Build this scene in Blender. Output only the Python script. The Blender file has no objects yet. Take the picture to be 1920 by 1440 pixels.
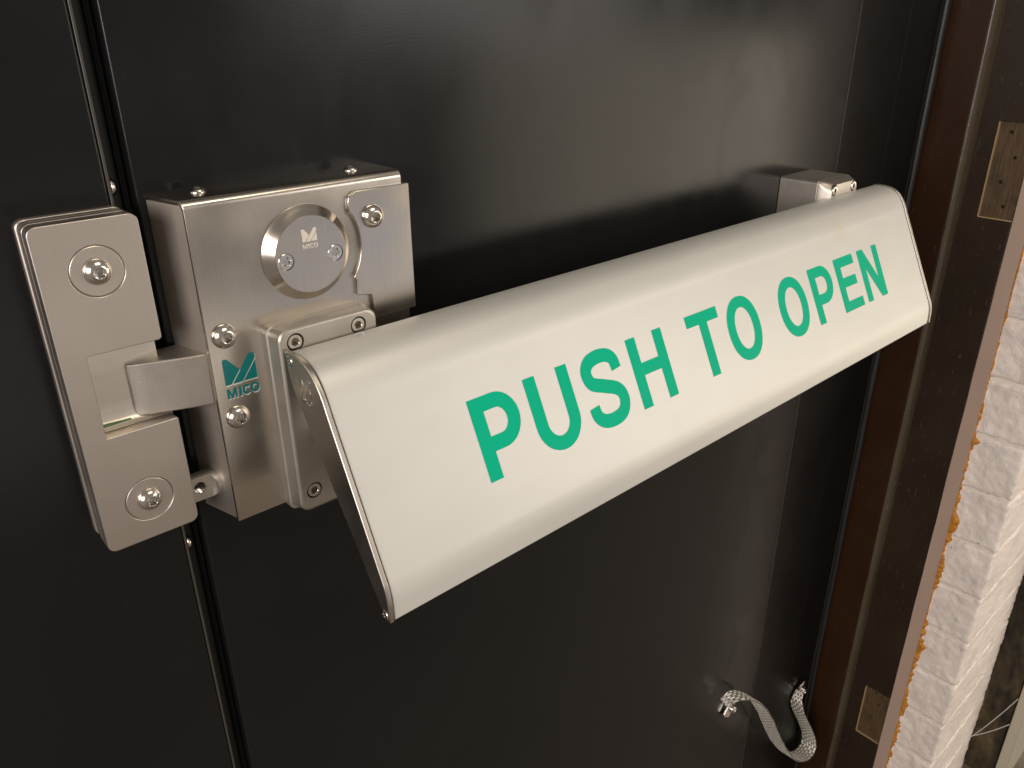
import bpy, bmesh, math, random
from mathutils import Vector, Matrix, noise
R = math.radians
rnd = random.Random(4)
U = 0.0008                      # one drawing unit in metres
scene = bpy.context.scene
col = scene.collection
PI = math.pi

# ------------------------------------------------------------------ camera
CAM = (-164.855, -500.137, 93.618)
YAW, PITCH, ROLL = R(41.84375), R(-24.67489), R(-0.48543)
cd = bpy.data.cameras.new('camera')
cam = bpy.data.objects.new('camera', cd)
col.objects.link(cam)
fwd = Vector((math.sin(YAW) * math.cos(PITCH), math.cos(YAW) * math.cos(PITCH), math.sin(PITCH)))
rt = fwd.cross(Vector((0, 0, 1))).normalized()
up = rt.cross(fwd)
c_, s_ = math.cos(ROLL), math.sin(ROLL)
r2 = c_ * rt + s_ * up
u2 = -s_ * rt + c_ * up
m = Matrix((r2, u2, -fwd)).transposed().to_4x4()
m.translation = Vector(CAM) * U
cam.matrix_world = m
cd.sensor_width = 36.0
cd.lens = 1495.99 / 1920 * 36.0
cd.clip_start = 0.01
cd.clip_end = 50
cd.dof.use_dof = True
cd.dof.focus_distance = 600 * U
cd.dof.aperture_fstop = 42
scene.camera = cam

# ------------------------------------------------------------------ light
w = bpy.data.worlds.new('World')
scene.world = w
w.use_nodes = True
bg = w.node_tree.nodes['Background']
bg.inputs[0].default_value = (1.0, 0.89, 0.78, 1)
bg.inputs[1].default_value = 0.25


def area(name, loc, target, size, power, colr, sy=None, spread=180):
    l = bpy.data.lights.new(name, 'AREA')
    l.energy = power
    l.color = colr
    l.shape = 'RECTANGLE' if sy else 'SQUARE'
    l.size = size
    if sy:
        l.size_y = sy
    l.spread = R(spread)
    o = bpy.data.objects.new(name, l)
    col.objects.link(o)
    o.location = loc
    o.rotation_euler = (Vector(target) - Vector(loc)).to_track_quat('-Z', 'Y').to_euler()
    return o


WARM = (1.0, 0.86, 0.68)
area('ceiling_lamp', (0.5, -1.35, 1.7), (0.35, -0.05, -0.2), 1.0, 12.5, WARM, 0.6)
area('room_wall_fill', (2.1, -2.4, 0.5), (0.4, 0, -0.1), 1.4, 15, (1.0, 0.91, 0.86), 1.0)  # added: stands in for the pale room wall that the door mirrors
area('low_pier_fill', (2.0, -1.15, -0.45), (1.1, -0.18, -0.8), 1.3, 9, (1.0, 0.86, 0.66), 1.0)  # added fill with no known source, brightens the brick pier's front
area('left_fill', (-3.0, -1.6, 0.7), (0.7, 0, -0.4), 2.0, 92, (1.0, 0.88, 0.79), 1.6)  # added at the left to light the jamb and brick reveal
area('front_low_fill', (0.34, -2.1, -0.95), (0.0, 0, -0.1), 1.1, 1.8, (1.0, 0.90, 0.80), 0.9)  # invented low source, gives the steel fronts something bright to mirror
area('cool_low_lamp', (1.3, -2.0, -0.72), (0.1, 0, -0.05), 0.55, 0.34, (0.62, 0.72, 1.0))
area('cool_lamp', (-0.95, -0.85, 0.12), (0.05, 0, -0.08), 0.08, 1.0, (0.42, 0.55, 1.0))

scene.view_settings.view_transform = 'Standard'
scene.view_settings.look = 'None'
scene.view_settings.exposure = 0.0
scene.view_settings.gamma = 1.0
scene.cycles.use_denoising = True
scene.cycles.max_bounces = 8


# ------------------------------------------------------------------ materials
class NT:
    def __init__(s, name):
        s.m = bpy.data.materials.new(name)
        s.m.use_nodes = True
        s.t = s.m.node_tree
        s.b = s.t.nodes['Principled BSDF']

    def n(s, typ, **kw):
        nd = s.t.nodes.new(typ)
        for k, v in kw.items():
            if k.startswith('_'):
                setattr(nd, k[1:], v)
            else:
                nd.inputs[k.replace('__', ' ')].default_value = v
        return nd

    def l(s, a, b):
        s.t.links.new(a, b)

    def coord(s, scale=(1, 1, 1), rot=(0, 0, 0), out='Object'):
        tc = s.n('ShaderNodeTexCoord')
        mp = s.n('ShaderNodeMapping')
        mp.inputs['Scale'].default_value = scale
        mp.inputs['Rotation'].default_value = rot
        s.l(tc.outputs[out], mp.inputs['Vector'])
        return mp.outputs['Vector']

    def noise(s, vec, scale, detail=4, rough=0.55, dist=0):
        nd = s.n('ShaderNodeTexNoise', Scale=scale, Detail=detail, Roughness=rough, Distortion=dist)
        s.l(vec, nd.inputs['Vector'])
        return nd.outputs['Fac']

    def ramp(s, fac, stops):
        nd = s.n('ShaderNodeValToRGB')
        e = nd.color_ramp.elements
        while len(e) > 1:
            e.remove(e[0])
        for i, (p, c) in enumerate(stops):
            el = e[0] if i == 0 else e.new(p)
            el.position = p
            el.color = (*c, 1) if len(c) == 3 else c
        s.l(fac, nd.inputs['Fac'])
        return nd.outputs['Color']

    def mr(s, fac, a, b, lo=0.0, hi=1.0):
        nd = s.n('ShaderNodeMapRange', _interpolation_type='SMOOTHSTEP')
        nd.inputs[1].default_value = lo
        nd.inputs[2].default_value = hi
        nd.inputs[3].default_value = a
        nd.inputs[4].default_value = b
        s.l(fac, nd.inputs[0])
        return nd.outputs[0]

    def mix(s, fac, a, b, mode='MIX'):
        nd = s.n('ShaderNodeMix', _data_type='RGBA', _blend_type=mode)
        for sock, v in ((nd.inputs[0], fac), (nd.inputs[6], a), (nd.inputs[7], b)):
            if hasattr(v, 'links'):
                s.l(v, sock)
            elif isinstance(v, (int, float)):
                sock.default_value = v
            else:
                sock.default_value = (*v, 1)
        return nd.outputs[2]

    def bump(s, h, strength=0.3, dist=0.0005, prev=None):
        nd = s.n('ShaderNodeBump', Strength=strength, Distance=dist)
        s.l(h, nd.inputs['Height'])
        if prev:
            s.l(prev, nd.inputs['Normal'])
        return nd.outputs['Normal']

    def set(s, **kw):
        for k, v in kw.items():
            k = k.replace('__', ' ')
            if hasattr(v, 'links'):
                s.l(v, s.b.inputs[k])
            elif isinstance(v, tuple):
                s.b.inputs[k].default_value = (*v, 1)
            else:
                s.b.inputs[k].default_value = v
        return s.m


def brushed(name, base, rough, vertical=True, aniso=0.35, smudge=0.08, streak=0.10):
    t = NT(name)
    v = t.coord((2600, 2600, 40) if vertical else (40, 2600, 2600))
    st = t.noise(v, 1.0, 2)
    sm = t.noise(t.coord(), 26, 2, 0.45, 0.2)
    sp = t.noise(t.coord(), 420, 3, 0.6)
    d = tuple(x * (1 - streak) for x in base)
    c = t.mix(st, d, tuple(min(1, x * (1 + streak)) for x in base))
    c = t.mix(t.mr(sm, 0, 0.30, 0.15, 0.9), c, tuple(x * 0.82 for x in base))
    r1 = t.mr(sm, rough - smudge, rough + smudge, 0.1, 0.9)
    nrm = t.bump(st, 0.035, 0.0002, t.bump(sp, 0.03, 0.0002))
    return t.set(Base__Color=c, Metallic=1.0, Roughness=r1, Anisotropic=aniso, Normal=nrm)


M = {}
M['steel'] = brushed('brushed_stainless', (0.57, 0.53, 0.475), 0.24)
M['steel_side'] = brushed('brushed_stainless_side', (0.60, 0.555, 0.50), 0.52)
M['keep_steel'] = brushed('ground_steel', (0.60, 0.55, 0.50), 0.40, aniso=0.15, streak=0.05)
M['screw'] = NT('polished_screw_steel').set(Base__Color=(0.72, 0.68, 0.63), Metallic=1.0, Roughness=0.17)
M['socket'] = NT('socket_steel').set(Base__Color=(0.45, 0.42, 0.38), Metallic=1.0, Roughness=0.35)
M['zinc'] = NT('zinc_screw').set(Base__Color=(0.66, 0.70, 0.74), Metallic=1.0, Roughness=0.2)


def cast_mat(name, base, rough):
    t = NT(name)
    g = t.noise(t.coord(), 2600, 2)
    f = t.noise(t.coord(), 60, 4)
    c = t.mix(t.mr(f, 0, 0.5, 0.4, 0.8), base, tuple(x * 0.75 for x in base))
    return t.set(Base__Color=c, Metallic=1.0, Roughness=rough, Normal=t.bump(g, 0.18, 0.0002))


M['cast'] = cast_mat('bead_blasted_casting', (0.57, 0.54, 0.49), 0.48)
M['latch'] = cast_mat('sintered_latch', (0.55, 0.51, 0.46), 0.48)
_g = M['latch'].node_tree.nodes
for q in _g:
    if q.type == 'BUMP':
        q.inputs['Strength'].default_value = 0.55
    if q.type == 'TEX_NOISE' and q.inputs['Scale'].default_value > 1000:
        q.inputs['Scale'].default_value = 1500
M['emboss'] = cast_mat('pale_emboss', (0.86, 0.82, 0.75), 0.55)
M['glint'] = NT('painted_rim_glint').set(Base__Color=(0.92, 0.88, 0.80), Metallic=0.5, Roughness=0.3)  # pale colour paints the glint of the emblem's recess edges
M['floor_steel'] = brushed('scuffed_steel', (0.76, 0.71, 0.63), 0.42, vertical=False, streak=0.22)

# satin anodised aluminium bar with a faint thumb stain
t = NT('satin_aluminium')
n1 = t.noise(t.coord(), 2200, 2)
n2 = t.noise(t.coord((1, 2.5, 2.5)), 14, 4)
c = t.mix(t.mr(n2, 0, 1, 0.35, 0.7), (0.655, 0.66, 0.62), (0.63, 0.635, 0.60))
tc = t.n('ShaderNodeTexCoord')
vm = t.n('ShaderNodeVectorMath', _operation='DISTANCE')
t.l(tc.outputs['Object'], vm.inputs[0])
vm.inputs[1].default_value = (0, 0, 0)          # set after the bar's geometry is known
STAIN = vm
stf = t.mr(vm.outputs['Value'], 0.42, 0.0, 0.001, 0.018)
c = t.mix(stf, c, (0.66, 0.56, 0.40))
sc = t.noise(t.coord((1, 1, 1)), 160, 2, 0.5)
spk = t.mr(sc, 0, 0.35, 0.74, 0.82)
c = t.mix(spk, c, (0.55, 0.5, 0.44))
M['bar'] = t.set(Base__Color=c, Metallic=0.25, Roughness=0.42, Normal=t.bump(n1, 0.05, 0.0002))
M['plate'] = brushed('end_plate_steel', (0.50, 0.47, 0.42), 0.36, streak=0.06)
t = NT('green_print')
M['green'] = t.set(Specular__IOR__Level=0.06, Base__Color=t.mix(t.noise(t.coord(), 90, 3), (0.0, 0.46, 0.265), (0.0, 0.49, 0.285)), Roughness=0.45)
t = NT('teal_enamel')
M['teal'] = t.set(Base__Color=t.mix(t.noise(t.coord(), 300, 2), (0.0, 0.135, 0.14), (0.0, 0.18, 0.175)), Roughness=0.25)


def painted(name, base, rough, bscale, bstr, var=0.25, spec=0.5, scratch=0.0, bdist=0.0004, smear=0.0):
    t = NT(name)
    f = t.noise(t.coord(), 9, 5)
    g = t.noise(t.coord(), bscale, 3, 0.6)
    c = t.mix(f, tuple(x * (1 - var) for x in base), tuple(x * (1 + var) for x in base))
    dust = t.noise(t.coord(), 700, 1)
    c = t.mix(t.mr(dust, 0, 0.5, 0.80, 0.86), c, (0.10, 0.095, 0.085))
    if scratch:
        v = t.coord((60, 60, 14), (0.2, 0.5, 0))
        s1 = t.noise(v, 4, 8, 0.72, 0.6)
        c = t.mix(t.mr(s1, 0, scratch, 0.58, 0.72), c, (0.21, 0.175, 0.14))
    rg = t.mr(f, rough - 0.04, rough + 0.05, 0.3, 0.7)
    if smear:
        s2 = t.noise(t.coord((9, 9, 5), (0, 0.5, 0)), 1.6, 6, 0.65, 1.2)
        ma = t.n('ShaderNodeMath', _operation='ADD')
        t.l(rg, ma.inputs[0])
        t.l(t.mr(s2, 0, smear, 0.45, 0.72), ma.inputs[1])
        rg = ma.outputs[0]
        s3 = t.noise(t.coord((70, 70, 70), (0.3, 0.9, 0)), 1.0, 8, 0.75, 2.0)
        c = t.mix(t.mr(s3, 0, 0.10, 0.66, 0.74), c, (0.22, 0.21, 0.20))
    return t.set(Base__Color=c, Roughness=rg,
                 Normal=t.bump(g, bstr, bdist), Specular__IOR__Level=spec)


M['door'] = painted('black_powder_coat', (0.0098, 0.0100, 0.0104), 0.175, 900, 0.12, spec=0.25, smear=0.07)
M['door_edge'] = painted('black_edge_paint', (0.004, 0.004, 0.004), 0.30, 900, 0.08, spec=0.15)
M['edge_strip'] = painted('edge_highlight', (0.05, 0.046, 0.038), 0.30, 900, 0.1)  # lighter grey painted along door edges that catch the light
M['gap'] = painted('gap_black', (0.003, 0.003, 0.003), 0.5, 300, 0.2)  # near-black rebate colour, reused as painted shade in narrow gaps
M['rubber'] = painted('black_rubber', (0.008, 0.008, 0.0085), 0.42, 500, 0.3, scratch=0.15)
M['stop'] = painted('dark_brown_gloss_paint', (0.027, 0.0115, 0.0045), 0.34, 260, 0.20, 0.4, spec=0.3, scratch=0.15)
M['jamb'] = painted('dark_brown_worn_paint', (0.022, 0.0140, 0.0075), 0.42, 220, 0.45, 0.45, spec=0.32, scratch=0.32)
M['bead'] = painted('worn_bead_highlight', (0.060, 0.046, 0.030), 0.28, 240, 0.35, 0.4, scratch=0.7)  # worn paint, its base also lightened for the bead's highlight
M['pink'] = painted('beige_paint_strip', (0.42, 0.315, 0.255), 0.50, 420, 0.16, 0.06)
M['hole'] = NT('hole_dark').set(Base__Color=(0.004, 0.003, 0.002), Roughness=0.9)

t = NT('bare_brown_wood')
v = t.coord((110, 110, 8), (0.12, 0, 0))
f = t.noise(v, 5, 7, 0.62, 0.8)
g = t.noise(t.coord(), 34, 4)
c = t.ramp(f, [(0.28, (0.030, 0.017, 0.007)), (0.5, (0.080, 0.047, 0.019)), (0.72, (0.125, 0.078, 0.034))])
c = t.mix(t.mr(g, 0, 0.75, 0.5, 0.72), c, (0.035, 0.022, 0.010))
M['wood'] = t.set(Base__Color=c, Roughness=0.62, Normal=t.bump(f, 0.4, 0.0006))
M['wood_edge'] = NT('splintered_wood_edge').set(Base__Color=(0.34, 0.235, 0.12), Roughness=0.7)


def brick_mat(name, a, b):
    t = NT(name)
    f = t.noise(t.coord(), 22, 5, 0.6)
    g = t.noise(t.coord(), 170, 5, 0.65, 0.3)
    h = t.noise(t.coord((1, 1, 1)), 60, 4, 0.55, 0.5)
    k = t.n('ShaderNodeTexVoronoi', Scale=95.0, _feature='SMOOTH_F1')
    t.l(t.coord(), k.inputs['Vector'])
    pit = t.mr(k.outputs['Distance'], 0.0, 1.0, 0.02, 0.22)
    c = t.mix(t.mr(f, 0, 1, 0.3, 0.7), a, b)
    c = t.mix(t.mr(g, 0, 0.55, 0.66, 0.80), c, (0.70, 0.62, 0.52))
    sp = t.noise(t.coord(), 130, 1)
    c = t.mix(t.mr(sp, 0, 0.8, 0.77, 0.82), c, (0.16, 0.12, 0.10))
    nn = t.bump(h, 0.75, 0.0022, t.bump(g, 0.8, 0.0011, t.bump(pit, 0.25, 0.0008)))
    return t.set(Base__Color=c, Roughness=0.55, Normal=nn)


M['brick'] = brick_mat('painted_brick', (0.83, 0.77, 0.72), (0.72, 0.655, 0.61))
M['mortar'] = brick_mat('painted_mortar', (0.78, 0.71, 0.65), (0.84, 0.77, 0.69))
t = NT('orange_foam')
f = t.noise(t.coord(), 220, 4)
M['foam'] = t.set(Base__Color=t.ramp(f, [(0.3, (0.30, 0.10, 0.006)), (0.6, (0.52, 0.22, 0.016)), (0.78, (0.66, 0.42, 0.12))]),
                  Roughness=0.6, Normal=t.bump(f, 0.6, 0.001))
M['cabinet'] = painted('pale_panel', (0.40, 0.375, 0.30), 0.5, 300, 0.05, 0.03)
t = NT('grimy_brown_wall')
f = t.noise(t.coord((1, 1, 0.4)), 30, 6, 0.65)
M['grime'] = t.set(Base__Color=t.ramp(f, [(0.35, (0.008, 0.006, 0.003)), (0.55, (0.06, 0.042, 0.02)), (0.75, (0.17, 0.115, 0.055))]),
                   Roughness=0.8, Normal=t.bump(f, 0.5, 0.003))
t = NT('brown_floor')
f = t.noise(t.coord((1, 1, 1)), 26, 7, 0.7)
M['floor'] = t.set(Base__Color=t.ramp(f, [(0.3, (0.11, 0.088, 0.066)), (0.55, (0.19, 0.160, 0.125)), (0.75, (0.28, 0.24, 0.195))]), Roughness=0.6, Normal=t.bump(f, 0.4, 0.002))
M['web'] = NT('cobweb_thread').set(Base__Color=(0.6, 0.58, 0.55), Roughness=0.6)
t = NT('tinned_braid')
bk = t.n('ShaderNodeTexBrick', Scale=1.0)
bk.inputs['Mortar Size'].default_value = 0.17
bk.inputs['Mortar Smooth'].default_value = 0.6
bk.inputs['Brick Width'].default_value = 1.0
bk.inputs['Row Height'].default_value = 1.0
bk.inputs['Color1'].default_value = (0.88, 0.86, 0.80, 1)
bk.inputs['Color2'].default_value = (0.80, 0.78, 0.72, 1)
bk.inputs['Mortar'].default_value = (0.15, 0.145, 0.12, 1)
t.l(t.coord(out='UV'), bk.inputs['Vector'])
M['braid'] = t.set(Base__Color=bk.outputs['Color'], Metallic=0.35, Roughness=0.32)


# ------------------------------------------------------------------ mesh helpers (drawing units, world axes)
def V(p):
    return Vector(p) * U


def thing(name, label, cat, loc, group=None):
    o = bpy.data.objects.new(name, None)
    col.objects.link(o)
    o.location = V(loc)
    o.empty_display_size = 0.02
    o['label'] = label
    o['category'] = cat
    if group:
        o['group'] = group
    return o


def link(name, me, mat, parent=None, sharp=32, smooth=True, bevel=0, seg=2, bang=35, label=None):
    """me holds world-space coordinates in metres; they are re-based on the root's origin"""
    me.name = name
    root = parent
    while root is not None and root.parent is not None:
        root = root.parent
    if root is not None:
        me.transform(Matrix.Translation(-root.location))
    o = bpy.data.objects.new(name, me)
    col.objects.link(o)
    if mat is not None and not me.materials:
        me.materials.append(mat)
    if parent is not None:
        o.parent = parent
    if smooth:
        for p in me.polygons:
            p.use_smooth = True
        me.set_sharp_from_angle(angle=R(sharp))
    if bevel:
        b = o.modifiers.new('bevel', 'BEVEL')
        b.width = bevel * U
        b.segments = seg
        b.limit_method = 'ANGLE'
        b.angle_limit = R(bang)
        b.harden_normals = False
    if label:
        o['label'] = label
    return o


def from_py(verts, faces):
    me = bpy.data.meshes.new('m')
    me.from_pydata([V(v) for v in verts], [], faces)
    bm = bmesh.new()
    bm.from_mesh(me)
    bmesh.ops.recalc_face_normals(bm, faces=bm.faces)
    bm.to_mesh(me)
    bm.free()
    me.update()
    return me


def loft(rings, cap0=True, cap1=True, closed=True):
    n = len(rings[0])
    vs = [p for r in rings for p in r]
    fs = []
    for i in range(len(rings) - 1):
        for j in range(n if closed else n - 1):
            k = (j + 1) % n
            fs.append((i * n + j, i * n + k, (i + 1) * n + k, (i + 1) * n + j))
    if cap0:
        fs.append(tuple(range(n)))
    if cap1:
        fs.append(tuple((len(rings) - 1) * n + j for j in range(n)))
    return from_py(vs, fs)


def box(x0, x1, y0, y1, z0, z1):
    return loft([[(x0, y0, z), (x1, y0, z), (x1, y1, z), (x0, y1, z)] for z in (z0, z1)])


def rpoly(pts, seg=5):
    """pts: (a, b, radius) corners -> rounded polyline"""
    out = []
    n = len(pts)
    for i, (a, b, r) in enumerate(pts):
        p = Vector((a, b))
        if r <= 0:
            out.append((a, b))
            continue
        q0 = (Vector(pts[i - 1][:2]) - p)
        q1 = (Vector(pts[(i + 1) % n][:2]) - p)
        u0, u1 = q0.normalized(), q1.normalized()
        ang = math.acos(max(-1, min(1, u0.dot(u1))))
        if ang > PI - 0.01:
            out.append((a, b))
            continue
        d = min(r / math.tan(ang / 2), q0.length * 0.49, q1.length * 0.49)
        rr = d * math.tan(ang / 2)
        c = p + (u0 + u1).normalized() * (rr / math.sin(ang / 2))
        s0 = p + u0 * d - c
        s1 = p + u1 * d - c
        t0 = math.atan2(s0.y, s0.x)
        dt = math.atan2(s1.y, s1.x) - t0
        while dt > PI:
            dt -= 2 * PI
        while dt < -PI:
            dt += 2 * PI
        for k in range(seg + 1):
            tt = t0 + dt * k / seg
            out.append((c.x + rr * math.cos(tt), c.y + rr * math.sin(tt)))
    return out


def prism_y(poly, y0, y1):      # poly in (x, z)
    return loft([[(a, y0, b) for a, b in poly], [(a, y1, b) for a, b in poly]])


def prism_x(poly, x0, x1):      # poly in (y, z)
    return loft([[(x0, a, b) for a, b in poly], [(x1, a, b) for a, b in poly]])


def prism_z(poly, z0, z1):      # poly in (x, y)
    return loft([[(a, b, z0) for a, b in poly], [(a, b, z1) for a, b in poly]])


def lathe_y(cx, cz, prof, n=40, cap0=True, cap1=True):
    """prof: (radius, y[, hex]) rings round an axis along y"""
    rings = []
    for q in prof:
        r, y = q[0], q[1]
        ring = []
        for k in range(n):
            th = 2 * PI * k / n
            rr = r
            if len(q) > 2:
                a = (th % (PI / 3)) - PI / 6
                rr = r / math.cos(a)
            ring.append((cx + rr * math.cos(th), y, cz + rr * math.sin(th)))
        rings.append(ring)
    return loft(rings, cap0, cap1)


def cut(o, cutters, sharp=32):
    """real recesses: boolean difference applied at once, cutters removed"""
    for cme in cutters:
        root = o.parent
        while root is not None and root.parent is not None:
            root = root.parent
        if root is not None:
            cme.transform(Matrix.Translation(-root.location))
        c = bpy.data.objects.new('cutter', cme)
        col.objects.link(c)
        c.parent = o.parent
        md = o.modifiers.new('cut', 'BOOLEAN')
        md.operation = 'DIFFERENCE'
        md.object = c
        md.solver = 'EXACT'
        # keep the cut before any bevel
        idx = [i for i, x in enumerate(o.modifiers) if x.type == 'BOOLEAN'][0]
        hold = [(x.width, x.segments, x.angle_limit) for x in o.modifiers if x.type == 'BEVEL']
        for x in [x for x in o.modifiers if x.type == 'BEVEL']:
            o.modifiers.remove(x)
        dg = bpy.context.evaluated_depsgraph_get()
        dg.update()
        me = bpy.data.meshes.new_from_object(o.evaluated_get(dg))
        o.modifiers.clear()
        nm = o.data.name
        o.data = me
        me.name = nm
        for p in me.polygons:
            p.use_smooth = True
        me.set_sharp_from_angle(angle=R(sharp))
        bpy.data.objects.remove(c)
        for wd, sg, al in hold:
            b = o.modifiers.new('bevel', 'BEVEL')
            b.width, b.segments, b.angle_limit = wd, sg, al
            b.limit_method = 'ANGLE'


def copy_to(src, parent, loc, rot=(0, 0, 0)):
    c = src.copy()
    col.objects.link(c)
    c.parent = parent
    c.location = loc
    c.rotation_euler = rot
    return c


# screws: meshes built once about their own origin, head towards -y
def finish_mesh(me, name, mat, sharp=32):
    me.name = name
    me.materials.append(mat)
    for p in me.polygons:
        p.use_smooth = True
    me.set_sharp_from_angle(angle=R(sharp))
    return me


def two_tone(me, mat2, test):
    me.materials.append(mat2)
    for p in me.polygons:
        if test(p.center / U):
            p.material_index = 1


def button_mesh(name, r, h, hexr):
    prof = [(r * 0.96, 0.0), (r, -h * 0.10)]
    t1 = math.acos(hexr * 1.30 / r)
    for k in range(1, 9):
        a = t1 * k / 8
        prof.append((r * math.cos(a), -h * (0.10 + 0.90 * math.sin(a) / math.sin(t1))))
    prof += [(hexr * 1.17, -h), (hexr, -h * 0.95, 1), (hexr * 0.97, -h * 0.30, 1), (hexr * 0.3, -h * 0.2)]
    me = finish_mesh(lathe_y(0, 0, prof, 42), name, M['screw'])
    two_tone(me, M['socket'], lambda c: math.hypot(c.x, c.z) < hexr * 1.0 and c.y > -h * 0.9)
    return me


def cap_mesh(name, r, h, hexr):
    prof = [(r, 0.0), (r, -h * 0.85), (r * 0.9, -h), (hexr * 1.2, -h), (hexr, -h * 0.95, 1), (hexr * 0.97, -h * 0.2, 1), (hexr * 0.3, -h * 0.15)]
    me = finish_mesh(lathe_y(0, 0, prof, 42), name, M['screw'])
    two_tone(me, M['socket'], lambda c: math.hypot(c.x, c.z) < hexr and c.y > -h * 0.9)
    return me


def torx_mesh(name, r):
    n = 48
    rings = []
    for rr, y, star in ((r, 0.9, 0), (r, -0.1, 0), (r * 0.92, -0.45, 0), (r * 0.56, -0.45, 1), (r * 0.50, 1.6, 1), (0.2, 1.9, 0)):
        ring = []
        for k in range(n):
            th = 2 * PI * k / n
            q = rr * (1 + 0.20 * math.cos(6 * th)) if star else rr
            ring.append((q * math.cos(th), y, q * math.sin(th)))
        rings.append(ring)
    me = finish_mesh(loft(rings), name, M['screw'])
    return me


def place(me, name, parent, p, rot=(0, 0, 0)):
    root = parent
    while root.parent is not None:
        root = root.parent
    o = bpy.data.objects.new(name, me)
    col.objects.link(o)
    o.parent = parent
    o.location = V(p) - root.location
    o.rotation_euler = rot
    return o


def outlines_mesh(outs, depth, fn):
    """filled 2-D outlines (holes allowed) -> thin solid, mapped by fn(a, b, h) into drawing units"""
    cu = bpy.data.curves.new('outline', 'CURVE')
    cu.dimensions = '2D'
    cu.fill_mode = 'BOTH'
    cu.extrude = depth / 2
    for pts in outs:
        sp = cu.splines.new('POLY')
        sp.points.add(len(pts) - 1)
        for q, (a, b) in zip(sp.points, pts):
            q.co = (a, b, 0, 1)
        sp.use_cyclic_u = True
    o = bpy.data.objects.new('outline', cu)
    col.objects.link(o)
    dg = bpy.context.evaluated_depsgraph_get()
    dg.update()
    me = bpy.data.meshes.new_from_object(o.evaluated_get(dg))
    bpy.data.objects.remove(o)
    bpy.data.curves.remove(cu)
    bm = bmesh.new()
    bm.from_mesh(me)
    bmesh.ops.remove_doubles(bm, verts=bm.verts, dist=1e-4)
    for v in bm.verts:
        v.co = V(fn(v.co.x, v.co.y, v.co.z + depth / 2))
    bmesh.ops.recalc_face_normals(bm, faces=bm.faces)
    bm.to_mesh(me)
    bm.free()
    me.materials.clear()
    return me


# ------------------------------------------------------------------ letters: outlines with the baseline at 0, height h, width w, stroke s
def arc(cx, cy, rx, ry, a0, a1, n=18, p=1.0):
    out = []
    for k in range(n + 1):
        th = R(a0 + (a1 - a0) * k / n)
        c, s = math.cos(th), math.sin(th)
        c = math.copysign(abs(c) ** p, c)
        s = math.copysign(abs(s) ** p, s)
        out.append((cx + rx * c, cy + ry * s))
    return out


def catmull(pts, n=8):
    P = [Vector(p) for p in pts]
    P = [2 * P[0] - P[1]] + P + [2 * P[-1] - P[-2]]
    out = []
    for i in range(1, len(P) - 2):
        for k in range(n):
            tt = k / n
            a, b, c, d = P[i - 1], P[i], P[i + 1], P[i + 2]
            out.append(0.5 * ((2 * b) + (c - a) * tt + (2 * a - 5 * b + 4 * c - d) * tt ** 2 + (3 * b - a - 3 * c + d) * tt ** 3))
    out.append(P[-2])
    return out


def stroke(pts, s, n=8):
    q = catmull(pts, n)
    L, Rr = [], []
    for i, p in enumerate(q):
        d = (q[min(i + 1, len(q) - 1)] - q[max(i - 1, 0)])
        d.normalize()
        nn = Vector((-d.y, d.x)) * s / 2
        L.append(tuple((p + nn)[:2]))
        Rr.append(tuple((p - nn)[:2]))
    return [L + Rr[::-1]]


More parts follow.
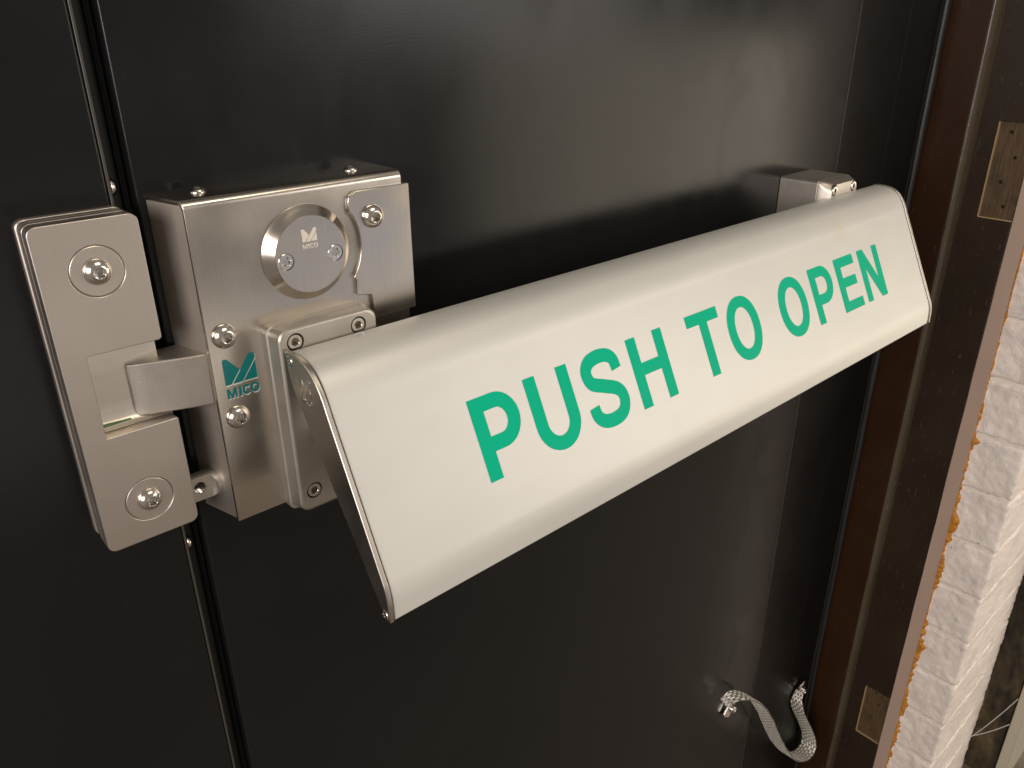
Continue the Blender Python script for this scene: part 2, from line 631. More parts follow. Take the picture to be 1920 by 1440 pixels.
def glyph(ch, w, h, s):
    o = 0.018 * h
    if ch == 'P':
        b = 0.325 * h
        m0 = h - 0.675 * h
        rb = (h - m0) / 2
        cx = w - rb * 0.98
        outer = [(0, 0), (0, h), (cx, h)] + arc(cx, h - rb, rb * 0.98, rb, 90, -90)[1:] + [(s, m0), (s, 0)]
        ri = rb - s * 0.95
        inner = [(s, h - s * 0.95), (cx, h - s * 0.95)] + arc(cx, h - rb, rb * 0.98 - s, ri, 90, -90)[1:] + [(s, h - rb - ri)]
        return [outer, inner]
    if ch == 'U':
        r = w / 2
        yb = 0.36 * h
        return [[(0, h), (0, yb)] + arc(r, yb, r, yb + o, 180, 360)[1:] + [(w, h), (w - s, h), (w - s, yb)] +
                arc(r, yb, r - s, yb + o - s * 0.95, 360, 180)[1:] + [(s, h)]]
    if ch == 'S':
        pts = [(0.885, 0.69), (0.855, 0.83), (0.73, 0.91), (0.515, 0.935), (0.29, 0.905), (0.165, 0.82), (0.15, 0.715), (0.23, 0.61), (0.50, 0.525),
               (0.76, 0.44), (0.865, 0.335), (0.855, 0.205), (0.73, 0.10), (0.50, 0.065), (0.27, 0.095), (0.14, 0.19), (0.115, 0.315)]
        return stroke([(a * w, b * h) for a, b in pts], s)
    if ch == 'H':
        a, b = 0.445 * h, 0.445 * h + s * 0.92
        return [[(0, 0), (0, h), (s, h), (s, b), (w - s, b), (w - s, h), (w, h), (w, 0), (w - s, 0), (w - s, a), (s, a), (s, 0)]]
    if ch == 'T':
        c = w / 2
        b = h - s * 0.92
        return [[(c - s / 2, 0), (c - s / 2, b), (0, b), (0, h), (w, h), (w, b), (c + s / 2, b), (c + s / 2, 0)]]
    if ch == 'O':
        return [arc(w / 2, h / 2, w / 2, h / 2 + o, 0, 360, 56, 0.93)[:-1], arc(w / 2, h / 2, w / 2 - s, h / 2 + o - s * 0.93, 0, 360, 56, 0.95)[:-1]]
    if ch == 'E':
        q = s * 0.92
        a, b = 0.44 * h, 0.44 * h + q
        return [[(0, 0), (0, h), (w * 0.97, h), (w * 0.97, h - q), (s, h - q), (s, b), (w * 0.91, b), (w * 0.91, a), (s, a), (s, q), (w, q), (w, 0)]]
    if ch == 'N':
        return [[(0, 0), (0, h), (s * 1.12, h), (w - s * 0.97, s * 1.9), (w - s * 0.97, h), (w, h), (w, 0), (w - s * 1.12, 0), (s * 0.97, h - s * 1.9), (s * 0.97, 0)]]
    if ch == 'M':
        return [[(0, 0), (0, h), (s * 1.15, h), (w / 2, s * 1.5), (w - s * 1.15, h), (w, h), (w, 0), (w - s, 0), (w - s, h - s * 1.9), (w / 2 + s * .45, 0),
                 (w / 2 - s * .45, 0), (s, h - s * 1.9), (s, 0)]]
    if ch == 'I':
        return [[(0, 0), (0, h), (s, h), (s, 0)]]
    if ch == 'C':
        return [arc(w / 2, h / 2, w / 2, h / 2 + o, 42, 318, 30) + arc(w / 2, h / 2, w / 2 - s, h / 2 + o - s, 318, 42, 30)]


MARK = {'left': [(0.0, 1.0), (0.03, 1.075), (0.09, 1.075), (0.154, 1.045), (0.481, 0.53), (0.174, 0.0), (0.0, 0.0)],
        'mid': [(0.222, 0.0), (0.505, 0.50), (0.811, 1.055), (0.87, 1.09), (0.96, 1.08), (0.995, 1.03), (0.996, 0.84), (0.52, 0.0)],
        'right': [(0.575, 0.0), (0.997, 0.72), (0.997, 0.0)]}
WORD = [('M', 0.0, 0.30), ('I', 0.375, 0.075), ('C', 0.475, 0.255), ('O', 0.735, 0.275)]


def mark(parent, frame, wd, ht, depth, mat, stroke_s, word_mat=None, rim=None, name='emblem'):
    """the stamped three-piece mark with four letters under it; frame(u, v, h) maps to drawing units"""
    first = None
    for k, pts in MARK.items():
        q = [(a * wd, b * ht) for a, b in pts]
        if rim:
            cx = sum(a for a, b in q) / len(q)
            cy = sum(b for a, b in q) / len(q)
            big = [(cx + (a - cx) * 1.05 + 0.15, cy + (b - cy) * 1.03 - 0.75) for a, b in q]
            link(name + '_rim', outlines_mesh([big], depth * 0.5, frame), rim, parent, smooth=False)  # offset pale copy below the piece, a painted edge glint
        link(name, outlines_mesh([q], depth, frame), mat, parent, smooth=False)
    for ch, a, wf in WORD:
        h0 = 0.40 * ht
        g = glyph(ch, wf * wd, h0, stroke_s)
        g = [[(x + a * wd, y - 0.585 * ht) for x, y in o] for o in g]
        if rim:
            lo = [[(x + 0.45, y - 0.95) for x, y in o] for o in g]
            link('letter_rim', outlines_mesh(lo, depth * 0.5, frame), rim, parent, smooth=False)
        link('letter', outlines_mesh(g, depth, frame), word_mat or mat, parent, smooth=False)


# ================================================================== THE DOORWAY
ZB, ZT = -1440, 820
# ---- right leaf
door = thing('door_leaf', 'wide black door leaf carrying the push bar and steel lock', 'door', (420, 0, ZB))
link('panel', box(-12.8, 844, 0, 36, ZB, ZT), M['door'], door, bevel=1.6, seg=3)
link('edge_panel', box(845.6, 982.6, 0.6, 36, ZB, ZT), M['door_edge'], door, bevel=0.9)
link('trim_strip', box(844.2, 845.4, -0.5, 20, ZB, ZT), M['edge_strip'], door, smooth=False)
# ---- left leaf
ldoor = thing('door_leaf', 'plain black door leaf at the left, carrying the slotted steel keep plate', 'door', (-400, 0, ZB))
link('panel', box(-1250, -27.6, 0, 36, ZB, ZT), M['door'], ldoor, bevel=1.6, seg=3)
link('edge_trim', box(-27.2, -25.4, 0.3, 30, ZB, ZT), M['edge_strip'], ldoor, bevel=0.5)
link('rebate', box(-25.2, -13.4, 12, 34, ZB, ZT), M['gap'], ldoor)
link('rebate_lip', box(-17.8, -16.0, 8.5, 11.8, ZB, ZT), M['door_edge'], ldoor, bevel=0.5)
pan_me = button_mesh('rebate_screw', 5.2, 3.6, 2.0)
for z in (6, -243):
    place(pan_me, 'screw', ldoor, (-25.3, 4.5, z), (0, 0, PI / 2))

# ---- frame
frame = thing('door_frame', 'dark brown painted timber door frame beside the black door', 'door frame', (1120, 0, ZB))
link('threshold_strip', box(984.6, 1078, 1.4, 36, ZB, ZT), M['door_edge'], frame, bevel=0.8)
# soft seal: an uneven tube
rings = []
k = 0
z = ZB
while z <= ZT:
    ox = 1.6 * noise.noise(Vector((0.3, z * 0.011, 0.2)))
    rr = 5.6 + 1.1 * noise.noise(Vector((1.3, z * 0.02, 4.2)))
    rings.append([(1087 + ox + rr * math.cos(a), -0.5 + rr * math.sin(a), z) for a in [2 * PI * j / 10 for j in range(10)]])
    z += 26
link('seal', loft(rings), M['rubber'], frame, sharp=60)


def wavy_prism(poly, z0, z1, step, amp, seed):
    rr = []
    z = z0
    while z <= z1 + 0.1:
        row = []
        for i, (a, b) in enumerate(poly):
            d = amp * noise.noise(Vector((a * 0.05 + seed, b * 0.05, z * 0.013))) + 0.4 * amp * noise.noise(Vector((a * 0.2, b * 0.2 + seed, z * 0.06)))
            row.append((a + d, b + d, z))
        rr.append(row)
        z += step
    return loft(rr)


link('stop', wavy_prism([(1105.5, 34), (1105.5, -20), (1105.5, -54), (1120, -54), (1120, 34)], ZB, ZT, 40, 0.5, 3), M['stop'], frame, bevel=1.0)
link('bead', wavy_prism([(1106.4, -54.5)] + [(1106.4 + 19 * (1 - math.cos(a)), -54.5 - 8.5 * math.sin(a)) for a in [R(15 * i) for i in range(1, 7)]] +
                        [(1127, -63), (1127, -54.5)], ZB, ZT, 18, 0.9, 8), M['bead'], frame, sharp=60)
jamb = link('jamb', box(1128, 1200, -134.5, 34, ZB, ZT), M['jamb'], frame, bevel=0.8)
cut(jamb, [box(1120, 1133, -139, -88.2, -177.5, -44), box(1120, 1133, -139, -88.8, -1219, -1099)])
strip = link('edge_strip', wavy_prism([(1127.4, -157), (1127.4, -146), (1127.4, -135), (1190, -135), (1190, -157)], ZB, ZT, 22, 0.7, 21), M['pink'], frame, bevel=0.7)
for z0, z1, holes in ((-177.5, -44, [(-105.4, -57.5), (-117.3, -91.3), (-106.5, -126.2), (-117.2, -159.8)]),
                      (-1219, -1099, [(-107.6, -1107), (-118.1, -1130.2), (-107, -1166.2), (-115.7, -1199)])):
    # bare wood floor of the recess with near-black discs painted as the shade in four screw holes
    mo = link('hinge_recess', box(1131.6, 1134.5, -134.4, -88.4, z0 + 0.3, z1 - 0.3), M['wood'], frame)
    for (yy, zz) in holes:
        n = 18
        r = 2.6 if z0 > -500 else 2.1
        cr = lambda x, q: [(x, yy + q * math.cos(2 * PI * j / n), zz + q * math.sin(2 * PI * j / n)) for j in range(n)]
        hl = link('hole_shade', loft([cr(1131.4, r), cr(1131.2, r * 0.98)]), M['hole'], frame, smooth=False)
        link('hole_lip', loft([cr(1131.5, r * 1.25), cr(1131.0, r * 1.1), cr(1131.1, r * 0.98), cr(1131.5, r * 0.98)], False, False), M['wood'], hl, sharp=60)
    link('recess_edge', loft([[(1127.8, -88.0, z0 + 0.2), (1127.8, -134.2, z0 + 0.2), (1127.9, -134.2, z0 - 1.6), (1127.9, -88.0, z0 - 1.2)],
                              [(1133.0, -88.0, z0 + 0.1), (1133.0, -134.2, z0 + 0.1), (1133.0, -134.2, z0 - 1.6), (1133.0, -88.0, z0 - 1.2)]]), M['wood_edge'], frame, smooth=False)
    vv = []
    n = 18
    for j in range(n + 1):
        z = z0 + (z1 - z0) * j / n
        d = 0.7 + 0.8 * abs(noise.noise(Vector((z * 0.11, 2.2, z0))))
        vv.append([(1127.7, -88.3 + d, z), (1127.7, -88.9, z), (1133, -88.9, z), (1133, -88.3 + d, z)])
    link('recess_edge', loft(vv), M['wood_edge'], frame, smooth=False)

# ---- brick pier
wall = thing('brick_wall', 'white painted brick wall end beside the brown door frame', 'wall', (1240, -190, ZB))
PITCH_Z = 97.3
link('mortar', box(1132.4, 1396, -229.8, -151, ZB, ZT), M['mortar'], wall, bevel=2)


def brick_mesh(seed, z0, z1):
    x0, x1, y0, y1 = 1130.2, 1400.0, -232.0, -150.0
    bm = bmesh.new()
    bmesh.ops.create_cube(bm, size=1.0)
    cx, cy, cz = (x0 + x1) / 2, (y0 + y1) / 2, (z0 + z1) / 2
    for v in bm.verts:
        v.co = Vector((cx + v.co.x * (x1 - x0), cy + v.co.y * (y1 - y0), cz + v.co.z * (z1 - z0)))
    bmesh.ops.subdivide_edges(bm, edges=[e for e in bm.edges if abs(e.verts[0].co.x - e.verts[1].co.x) > 1], cuts=27, use_grid_fill=True)
    bmesh.ops.subdivide_edges(bm, edges=[e for e in bm.edges if abs(e.verts[0].co.y - e.verts[1].co.y) > 1], cuts=23, use_grid_fill=True)
    bmesh.ops.subdivide_edges(bm, edges=[e for e in bm.edges if abs(e.verts[0].co.z - e.verts[1].co.z) > 1], cuts=23, use_grid_fill=True)
    h = Vector(((x1 - x0) / 2, (y1 - y0) / 2, (z1 - z0) / 2))
    ctr = Vector((cx, cy, cz))
    rad = 4.6
    for v in bm.verts:
        p = v.co - ctr
        core = Vector([max(-hh + rad, min(hh - rad, q)) for q, hh in zip(p, h)])
        d = p - core
        if d.length > 1e-6:
            n3 = d.normalized()
            p = core + n3 * rad
        else:
            n3 = Vector((0, 0, 0))
        w3 = (v.co) * 0.05
        ez = max(0.0, 1 - (h.z - abs((v.co - ctr).z)) / 16)
        dd = 2.0 * noise.noise(w3 * 0.5 + Vector((seed, 0, 0))) + 1.7 * noise.noise(w3 * 1.6 + Vector((0, seed, 0))) + 1.3 * noise.noise(w3 * 4)
        dd += 4.2 * ez * max(0, noise.noise(w3 * Vector((2.2, 2.2, 4)) + Vector((seed, 3, 0)))) - 0.5
        v.co = (ctr + p + n3 * dd) * U
    me = bpy.data.meshes.new('brick')
    bm.to_mesh(me)
    bm.free()
    return me


for k in range(-13, 10):
    zt = -611 - PITCH_Z * k
    zb = zt - PITCH_Z
    if zt < ZB or zt > ZT:
        continue
    jt = rnd.uniform(-1.2, 1.2)
    link('brick', brick_mesh(k * 1.7 + 40, zb + 2.0 + jt, zt - 2.0 + jt), M['brick'], wall, sharp=180)

# ---- foam squeezed out between frame and wall
foam = []
z = -1640
fv, ff = [], []
while z < 700:
    nz = noise.noise(Vector((z * 0.012, 5.5, 1.0))) + 0.55 * noise.noise(Vector((z * 0.05, 1.5, 9.0))) + 0.4 * noise.noise(Vector((z * 0.19, 3.5, 2.0)))
    wdt = max(1.2, 3.5 + 12.5 * (nz + 0.05))
    if z > -520 and not (-30 < z < 30 or -260 < z < -215):
        wdt = max(0.8, wdt * 0.35)
    hgt = min(3.6, 0.35 * wdt + 0.5)
    fv.append([(1131.5, -157.2, z), (1127.6 - hgt * 0.4, -157.3, z), (1129.6 - hgt, -157.3 - wdt * 0.35, z),
               (1129.9 - hgt * 0.8, -157.3 - wdt * 0.75, z), (1131.5, -157.4 - wdt, z)])
    z += 2.4
fo = link('foam_sealant', loft(fv), M['foam'], None, sharp=70)
fo['label'] = 'ragged orange foam sealant squeezed out between brown frame and brick wall'
fo['category'] = 'sealant'

# ---- things past the wall
fl_ = link('floor', box(-1400, 3200, -2600, 200, ZB - 20, ZB + 0.5), M['floor'])
fl_['kind'] = 'structure'
bw = link('back_wall', box(1436, 1500, -281, 120, ZB, ZT), M['grime'])
bw['kind'] = 'structure'
cab = thing('cabinet', 'pale grey green cabinet side at the lower right corner', 'cabinet', (1500, -283, ZB))
link('side_panel', box(1420, 1900, -305, -285, ZB, -700), M['cabinet'], cab, bevel=2)
webs = thing('cobweb', 'fine pale cobweb threads between brick wall and grey cabinet', 'cobweb', (1480, -170, -1280))


def tube(pts, r, n=6):
    rings = []
    for i, p in enumerate(pts):
        p = Vector(p)
        d = (Vector(pts[min(i + 1, len(pts) - 1)]) - Vector(pts[max(i - 1, 0)])).normalized()
        a = d.cross(Vector((0.3, 1, 0.2))).normalized()
        b = d.cross(a)
        rr = r[i] if isinstance(r, list) else r
        rings.append([tuple(p + rr * (a * math.cos(2 * PI * j / n) + b * math.sin(2 * PI * j / n))) for j in range(n)])
    return loft(rings)


def sag(a, b, s, n=14):
    a, b = Vector(a), Vector(b)
    return [tuple(a.lerp(b, i / n) - Vector((0, 0, s * 4 * (i / n) * (1 - i / n)))) for i in range(n + 1)]


for a, b, s in (((1397, -228, -1330), (1421, -284, -1190), 6), ((1397, -230, -1322), (1421, -284, -1262), 4), ((1400, -215, -1310), (1435, -150, -1425), 2),
                ((1400, -205, -1318), (1435, -120, -1420), 2)):
    link('thread', tube(sag(a, b, s), 0.75), M['web'], webs)

# ================================================================== KEEP
keep = thing('keep_plate', 'slotted steel keep plate bolted to the left door leaf', 'keep plate', (-51, 0, -105))


def keep_outline(ins, notch):
    x0, x1, z0, z1 = -80 + ins, -23.5 - ins * 0.4, -207.3 + ins * 0.3, -3.3 - ins * 0.3
    p = [(x0, z1, 5), (x1, z1, 5)]
    if notch:
        p += [(x1, -79, 2.2), (-66, -79, 0.6), (-66, -131.4, 0.8), (x1, -131.4, 1.2)]
    p += [(x1, z0, 5), (x0, z0, 5)]
    return rpoly(p)


for a, b, ins, nt in ((0, -6.0, 0, 0), (-7.4, -12.4, 0.9, 0), (-13.8, -18.8, 0.2, 1)):
    link('shim', prism_y(keep_outline(ins, nt), a - 0.2, b), M['keep_steel'], keep, bevel=0.9)
link('shim_gap_shade', prism_y(keep_outline(2.0, 0), -0.4, -12.8), M['gap'], keep)  # near-black core coloured as the shade between the shims
link('shim_gap_shade', prism_y(keep_outline(1.6, 1), -13.0, -21), M['gap'], keep)
front = link('front_block', prism_y(keep_outline(0, 1), -20.4, -30), M['keep_steel'], keep, bevel=0.9)
cut(front, [lathe_y(-50.2, z, [(14.6, -29.1), (14.6, -40)], 48) for z in (-32, -179.6)])
# slot floor with its rounded lower lip
fl = [(-79, -66), (-131, -66)]
link('slot_floor', prism_y([(-66.2, -78.6), (-23.6, -78.6), (-23.6, -118), (-66.2, -118)], -13.0, -13.9), M['floor_steel'], keep)
pr = []
for xx in (-66.2, -23.4):
    pr.append([(xx, -13.0, -117.5), (xx, -13.9, -117.5), (xx, -14.0, -123), (xx, -15.0, -127.0), (xx, -17.2, -130.0), (xx, -20.4, -131.2), (xx, -20.4, -131.6), (xx, -13, -131.6)])
link('slot_ramp', loft(pr), M['floor_steel'], keep, sharp=50)
grn = link('green_mark', loft([[(-65.6, -15.8, -127.9), (-65.6, -17.0, -129.6), (-65.6, -17.4, -129.7), (-65.6, -16.2, -127.8)],
                               [(-47, -16.3, -128.6), (-47, -16.8, -129.3), (-47, -17.2, -129.4), (-47, -16.7, -128.5)]]), NT('green_smear').set(Base__Color=(0.10, 0.20, 0.09), Roughness=0.6), keep)
btn = button_mesh('button_bolt', 7.5, 5.0, 2.7)
for z in (-32, -179.6):
    link('washer', lathe_y(-50.2, z, [(14.1, -29.0), (14.1, -29.55), (13.7, -29.8), (5, -29.8)], 56), M['keep_steel'], keep)
    place(btn, 'bolt', keep, (-50.2, -29.7, z), (0, rnd.uniform(0, 1), 0))

# ================================================================== LOCK
lock = thing('door_lock', 'brushed stainless surface lock case with round cover and teal emblem', 'lock', (72, 0, -108))
LY = -36.3


def xl(y):
    return -9.1 * (1 + y / 36.3)


# folded sheet: top and front in one, with the bend
sec = [(0.0, 0.0), (-31.3, 0.0)] + [(-31.3 + 5 * math.cos(R(a)), -5 + 5 * math.sin(R(a))) for a in (108, 126, 144, 162)] + \
      [(-36.3, -5), (-36.3, -217.0), (-34.4, -217.0), (-34.4, -5.6), (-33.0, -2.8), (-31, -2.0), (0, -2.0)]
link('case', loft([[(xl(y), y, z) for y, z in sec], [(150, y, z) for y, z in sec]]), M['steel'], lock, bevel=0.35, sharp=24)
link('body', loft([[(xl(-34.0) + 1.1, -34.0, z), (149.2, -34.0, z), (149.2, 0, z), (xl(0) + 1.1, 0, z)] for z in (-216.2, -3.1)]), M['steel_side'], lock, bevel=0.5)
# seam: near-black fill stands for shade in the gap behind the sheet edge
link('seam', loft([[(xl(-34.3) + 2.4, -34.35, z), (148, -34.35, z), (148, -0.2, z), (xl(0) + 2.4, -0.2, z)] for z in (-215.6, -2.3)]), M['gap'], lock)
# overlay sheet
CX, CZ = 73.0, -43.0
ov = [(106.2, -12.2, 0), (111.5, -8.9, 0), (154, -8.9, 0.8), (154, -98.2, 0.8), (118.8, -98.2, 1.5), (117.4, -81.0, 1.2), (106.6, -79.2, 1.5), (107.0, -68.5, 0)]
arcp = [(CX + 39.5 * math.cos(R(a)), CZ + 39.5 * math.sin(R(a)), 0) for a in range(-36, 32, 4)]
ov += arcp + [(105.6, -22.0, 0.5), (105.2, -15.5, 0)]
ovp = rpoly(ov, 4)
link('overlay_plate', prism_y(ovp, LY + 0.2, LY - 3.0), M['steel'], lock, bevel=0.7)
link('overlay_flange', box(150.6, 153.6, -36.0, 0, -97.8, -9.3), M['steel'], lock, bevel=0.5)
# round cover
cov = link('round_cover', lathe_y(CX, CZ, [(31.0, LY + 0.3), (31.0, LY - 0.8), (30.4, LY - 1.3), (25.0, LY - 7.2), (24.6, LY - 7.4)], 96), M['steel'], lock, sharp=20)
FY = LY - 7.4
cut(cov, [lathe_y(x, z, [(5.6, FY + 1.2), (5.6, FY - 4)], 32) for x, z in ((54.9, -44.7), (90.0, -45.1))], 15)
tx = torx_mesh('cover_screw_mesh', 5.3)
for x, z in ((54.9, -44.7), (90.0, -45.1)):
    place(tx, 'screw', cov, (x, FY + 0.55, z), (0, rnd.uniform(0, 1), 0))
mark(cov, lambda a, b, h: (67.4 + a, FY - h, -34.4 + b), 10.4, 7.6, 0.35, M['emboss'], 0.62, name='emblem')
# button screws
s_me = button_mesh('lock_button', 7.9, 5.4, 2.9)
for x, z in ((10.9, -84.6), (11.2, -140.6)):
    place(s_me, 'screw', lock, (x, LY, z), (0, rnd.uniform(0, 1), 0))
place(s_me, 'screw', lock, (122.7, LY - 3.0, -27.0), (0, 0.35, 0))
tops = button_mesh('top_button', 4.9, 3.2, 1.9)
for x, y in ((17.0, -17.5), (122.5, -17.5)):
    place(tops, 'screw', lock, (x, y, 0), (-PI / 2, 0, 0))
# teal emblem
mark(lock, lambda a, b, h: (6.9 + a, LY - h, -117.4 + b), 21.4, 16.2, 0.42, M['teal'], 1.45, rim=M['glint'], name='emblem')
# latch
prof = [(0, -32.4), (-10, -29.6), (-22, -25.2), (-34, -20.4), (-41.6, -17.0), (-43.6, -15.2), (-44.0, -12.5), (-43, -10), (-20, -3), (0, -2)]
link('latch_bolt', prism_z(prof, -129.2, -94.7), M['latch'], lock, bevel=0.9, sharp=28)
# lug
nn = 40
lug = link('threaded_lug', loft([[(x, -15.5 + 9.6 * math.cos(2 * PI * j / nn), -192 + 9.6 * math.sin(2 * PI * j / nn)) for j in range(nn)] for x in (-26, -0.5)]), M['cast'], lock, sharp=40)
slot = rpoly([(-40, -180.5, 0), (-5.0, -180.5, 11), (-5.0, -203.5, 11), (-40, -203.5, 0)], 10)
cut(lug, [prism_y(slot, -20.4, -40), lathe_y(-15.8, -190.5, [(4.3, -12), (4.3, -30)], 28)])
for k in range(4):
    ring = []
    n = 24
    for j in range(n):
        th = 2 * PI * j / n
        ring.append((-15.8 + 4.1 * math.cos(th), -13.5 - 1.9 * k, -190.5 + 4.1 * math.sin(th)))
    ring.append(ring[0])
    link('thread', tube(ring, 0.55, 5), M['screw'], lug)
# pivot housing casting on the lock face
HS = [(47.2, -92.2), (93.6, -92.4), (47.2, -202.0)]


def rrect(x0, x1, z0, z1, r):
    return rpoly([(x0, z1, r), (x1, z1, r), (x1, z0, r), (x0, z0, r)], 7)


hr = []
for y, i, it, r in ((LY + 0.2, 0, 0, 5), (LY - 7, 0.1, -0.1, 5), (LY - 7.6, 1.0, 0.2, 5.5), (LY - 20.4, 1.6, -1.0, 7.5), (LY - 21.6, 2.3, -0.3, 7.5), (LY - 22, 3.3, 0.7, 7.5)):
    hr.append([(a, y, b) for a, b in rrect(34.6 + i, 110 - i * 1.2, -220.5 + i * 2.4, -84.0 - it, r)])
hous = link('pivot_housing', loft(hr), M['cast'], lock, sharp=13)
HY = LY - 22
cut(hous, [lathe_y(x, z, [(6.0, HY + 7), (6.0, HY - 8)], 36) for x, z in HS], 13)
capm = cap_mesh('housing_cap', 5.2, 6.0, 2.4)
for x, z in HS:
    link('counterbore_shade', lathe_y(x, z, [(5.9, HY + 6.9), (5.9, HY + 6.4)], 28), M['hole'], hous)  # near-black disc puts shade into the bottom of the bore
    place(capm, 'screw', hous, (x, HY + 6.4, z), (0, rnd.uniform(0, 1), 0))

# ================================================================== PUSH BAR
bar = thing('push_bar', 'satin silver push bar with green capital lettering spanning the black door', 'push bar', (433, -110, -170))
prof_o = [(-59.5, -95.4), (-67, -94.3), (-75.5, -94.5), (-83.5, -96.1), (-90.2, -99.4), (-95.4, -104.0), (-99.6, -109.4), (-103.2, -115.6), (-106, -122)]
prof_o = [tuple(p[:2]) for p in catmull(prof_o, 4)]
prof_o += [(-154.0, -222.0), (-155.0, -224.3), (-155.9, -226.8), (-157.2, -232.0), (-157.9, -238), (-158.2, -249.9)]


def offset(poly, d):
    out = []
    for i, p in enumerate(poly):
        a = Vector(poly[max(0, i - 1)])
        b = Vector(poly[min(len(poly) - 1, i + 1)])
        t_ = (b - a).normalized()
        n_ = Vector((t_.y, -t_.x))          # towards the inside of the bar
        if n_.x < 0 and n_.y > 0:
            n_ = -n_
        out.append(tuple(Vector(p) + n_ * d))
    return out


def dens(poly, step=14):
    out = [poly[0]]
    for p in poly[1:]:
        q = out[-1]
        L = math.dist(p, q)
        k = max(1, int(L / step))
        for i in range(1, k + 1):
            out.append((q[0] + (p[0] - q[0]) * i / k, q[1] + (p[1] - q[1]) * i / k))
    return out


def inward(poly, d):
    # shift along the local normal, to the door side
    out = []
    for i, p in enumerate(poly):
        a = Vector(poly[max(0, i - 1)])
        b = Vector(poly[min(len(poly) - 1, i + 1)])
        t_ = (b - a).normalized()
        n_ = Vector((-t_.y, t_.x))
        out.append((p[0] + n_.x * d, p[1] + n_.y * d))
    return out


# walking the outline from the top back edge down to the lip, the door side lies to the right of the walk
sgn = -1 if inward(prof_o, 1)[7][0] < prof_o[7][0] else 1
pad_o = inward(prof_o, 1.4 * sgn)
pad_i = inward(prof_o, 4.4 * sgn)
pad = link('pad', prism_x(pad_o + pad_i[::-1], 42.4, 824.2), M['bar'], bar, bevel=0.4, sharp=30)
STAIN.inputs[1].default_value = V((666.0 - 433, -102.5 + 110, -118.0 + 170))
back = [(-152.6, -250.3), (-149.6, -244.5), (-115, -192.8), (-82.6, -145.1), (-66, -119), (-62.8, -112)]
plate_poly = prof_o + back
for i, (x0, x1) in enumerate(((37.8, 41.4), (825.2, 828.8))):
    pl = link('end_plate', prism_x(plate_poly, x0, x1), M['plate'], bar, bevel=0.8, sharp=24)
    sm = torx_mesh('plate_screw_mesh', 3.6) if i == 0 else sm
    xs, rz = (x0, PI / 2 * -1) if i == 0 else (x1, PI / 2)
    for y, z in ((-66.4, -100.2), (-153.0, -245.8)):
        place(sm, 'screw', pl, (xs + (-0.2 if i == 0 else 0.2), y, z), (0, 0, rz))
    if i == 0:
        mark(pl, lambda a, b, h: (37.8 - h, -75.9 - a, -118.3 + b), 13.4, 10.6, 0.28, M['steel'], 0.75, name='emblem')
# arms behind the pad
for x0, x1 in ((52, 96), (716, 770)):
    link('arm', prism_x([(-57, -104), (-84, -106), (-104, -128), (-146, -216), (-140, -222), (-57, -150)], x0, x1), M['cast'], bar, bevel=1.5)
# lettering: in-plane frame of the flat face
A = Vector((0, -106.0, -122.0))
dv = Vector((0, -48.0, -100.0)).normalized()
nv = Vector((0, dv.z, -dv.y))
A = A - nv * 1.4


def face(a, b, h):
    p = A - dv * b + nv * h
    return (a, p.y, p.z)


TXT = [('P', 137.6, 41.2), ('U', 189.5, 44.2), ('S', 244.6, 44.8), ('H', 302.1, 44.8), ('T', 380.0, 45.6), ('O', 434.9, 49.6), ('O', 521.3, 49.8),
       ('P', 584.6, 42.0), ('E', 637.8, 41.6), ('N', 689.6, 45.0)]
for ch, x0, wd in TXT:
    base = -82.6 + (x0 - 137) * 0.0027
    hh = 58.9 - (x0 - 137) * 0.0013
    g = glyph(ch, wd, hh, 11.3 if ch not in 'S' else 10.9)
    g = [[(a + x0, b + base) for a, b in o] for o in g]
    link('letter', outlines_mesh(g, 0.32, face), M['green'], bar, smooth=False)

# ================================================================== RIGHT PIVOT BLOCK
blk = thing('pivot_block', 'silver grey pivot block on the door under the far end of the push bar', 'pivot block', (746, 0, -140))
link('spacer', prism_y(rrect(711, 781, -222, -79, 3.5), 0, -48.2), M['cast'], blk, bevel=0.8, label='plain silver grey spacer against the door')
hr = []
for y, i, r in ((-48.6, 0, 4), (-51, 0.2, 5), (-55, 2.2, 8), (-60, 4.4, 10), (-63.5, 6.5, 10)):
    hr.append([(a, y, b) for a, b in rrect(711 + i * 0.7, 781 - i, -222 + i, -79 - i * 0.5, r)])
cp = link('cap', loft(hr), M['cast'], blk, sharp=24)
for x, z in ((722.5, -88.4), (766, -88.4)):
    pass
cut(cp, [lathe_y(x, z, [(6.4, -58), (6.4, -72)], 32) for x, z in ((722.5, -88.6), (766, -88.6))])
for x, z in ((722.5, -88.6), (766, -88.6)):
    place(capm, 'screw', cp, (x, -58.4, z), (0, 0.3, 0))

# ================================================================== EARTH STRAP
strap = thing('earth_strap', 'short braided metal earth strap looping from door to frame', 'earth strap', (900, 0, -1010))


def raypt(px, py, y):
    d = fwd * 1495.99 + r2 * (px - 960) - u2 * (py - 720)
    tt = (y - CAM[1]) / d.y
    return Vector(CAM) + d * tt


path = [(1362, 1320, -12), (1376, 1309, -20), (1397, 1306, -26), (1420, 1316, -31), (1438, 1340, -33), (1452, 1372, -33), (1467, 1400, -32), (1486, 1419, -30),
        (1506, 1419, -27), (1520, 1402, -24), (1521, 1380, -21), (1512, 1356, -18), (1502, 1335, -15), (1499, 1316, -11), (1505, 1297, -8.5)]
ctrl = [raypt(p[0] - 5, p[1] - 2, p[2]) for p in path]


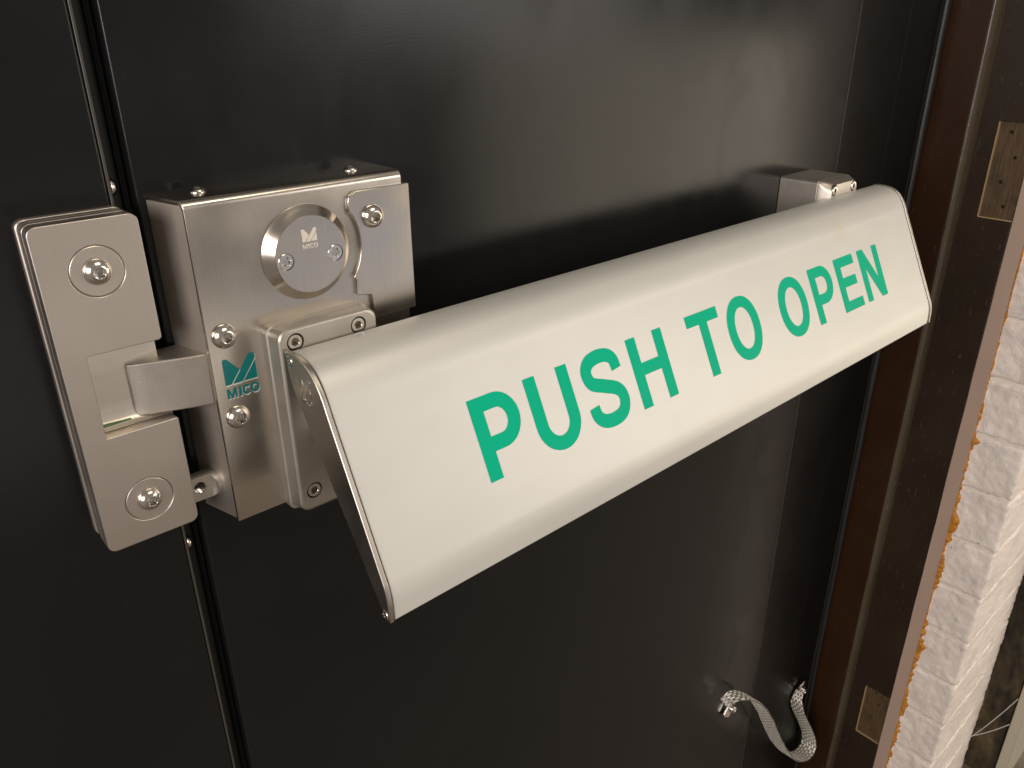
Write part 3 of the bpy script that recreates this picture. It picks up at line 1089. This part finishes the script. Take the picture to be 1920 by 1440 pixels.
def catmull3(P, n):
    P = [2 * P[0] - P[1]] + P + [2 * P[-1] - P[-2]]
    out = []
    for i in range(1, len(P) - 2):
        for k in range(n):
            tt = k / n
            a, b, c, d = P[i - 1], P[i], P[i + 1], P[i + 2]
            out.append(0.5 * ((2 * b) + (c - a) * tt + (2 * a - 5 * b + 4 * c - d) * tt ** 2 + (3 * b - a - 3 * c + d) * tt ** 3))
    out.append(P[-2])
    return out


cl = catmull3(ctrl, 34)
NA, HW, TH = 31, 16.0, 2.4
STR = 6
cum = [0.0]
for i in range(1, len(cl)):
    cum.append(cum[-1] + (cl[i] - cl[i - 1]).length)
vs, fs, uv = [], [], []
for i, p in enumerate(cl):
    tg = (cl[min(i + 1, len(cl) - 1)] - cl[max(i - 1, 0)]).normalized()
    wv_ = Vector((0.10, -1, -0.05))
    wv_ = (wv_ - tg * wv_.dot(tg)).normalized()
    nb = tg.cross(wv_)
    f_ = i / (len(cl) - 1)
    ed = min(1.0, min(cum[i], cum[-1] - cum[i]) / 34.0)
    ed = ed * ed * (3 - 2 * ed)
    hw = (0.62 + 0.38 * ed) * HW * (0.72 + 0.28 * math.sin(PI * f_)) + 0.5 * math.sin(cum[i] * 0.37)
    for side in (1, -1):
        for j in range(NA):
            a = 2 * j / (NA - 1) - 1
            st = (a * 0.5 + 0.5) * STR
            k = min(STR - 1, int(st))
            ridge = abs(math.sin(PI * st))
            ph = 2 * PI * (cum[i] / 13.0 + 0.5 * (k % 2))
            wz = TH * 0.5 if ed < 0.08 else TH * (0.25 + 0.75 * ed) * (0.30 + 0.32 * ridge + 0.38 * ridge * math.cos(ph))
            q = p + wv_ * hw * a + nb * side * wz
            vs.append(tuple(q))
N2 = NA * 2
for i in range(len(cl) - 1):
    for j in range(NA - 1):
        b0 = i * N2
        fs.append((b0 + j, b0 + j + 1, b0 + N2 + j + 1, b0 + N2 + j))
        fs.append((b0 + NA + j, b0 + N2 + NA + j, b0 + N2 + NA + j + 1, b0 + NA + j + 1))
    for j in (0, NA - 1):
        b0 = i * N2
        fs.append((b0 + j, b0 + N2 + j, b0 + N2 + NA + j, b0 + NA + j))
me = from_py(vs, fs)
ul = me.uv_layers.new(name='UVMap')
for lp in me.loops:
    vi = lp.vertex_index
    i, j = divmod(vi, N2)
    ul.data[lp.index].uv = (cum[i] / 13.0, (j % NA) / (NA - 1) * STR)
link('braid', me, M['braid'], strap, sharp=80)


def lug_plate(c, ang, L, W, y0):
    ca, sa = math.cos(ang), math.sin(ang)
    pts = []
    for a, b in rpoly([(-L, -W, 4), (L, -W * 0.9, 2), (L, W * 0.9, 2), (-L, W, 4)], 4):
        pts.append((c[0] + a * ca - b * sa, c[1] + a * sa + b * ca))
    return prism_y(pts, y0, y0 - 3.5)


for (px, py), (qx, qy), ang in (((1362, 1330), (1371, 1327), 0.9), ((1503, 1286), (1503, 1294), -1.25)):
    a = raypt(px, py, -4)
    b = raypt(qx, qy, -4)
    mid = (a + b) / 2
    link('terminal', lug_plate((mid.x, mid.z), ang, 15, 11.0, -3.0), M['screw'], strap, bevel=0.8)
    link('washer', lathe_y(mid.x, mid.z, [(10, 0.5), (10, -2.6)], 24), M['gap'], strap)
    place(button_mesh('strap_button', 7.5, 5.5, 3.0), 'screw', strap, (b.x, -6.4, b.z))
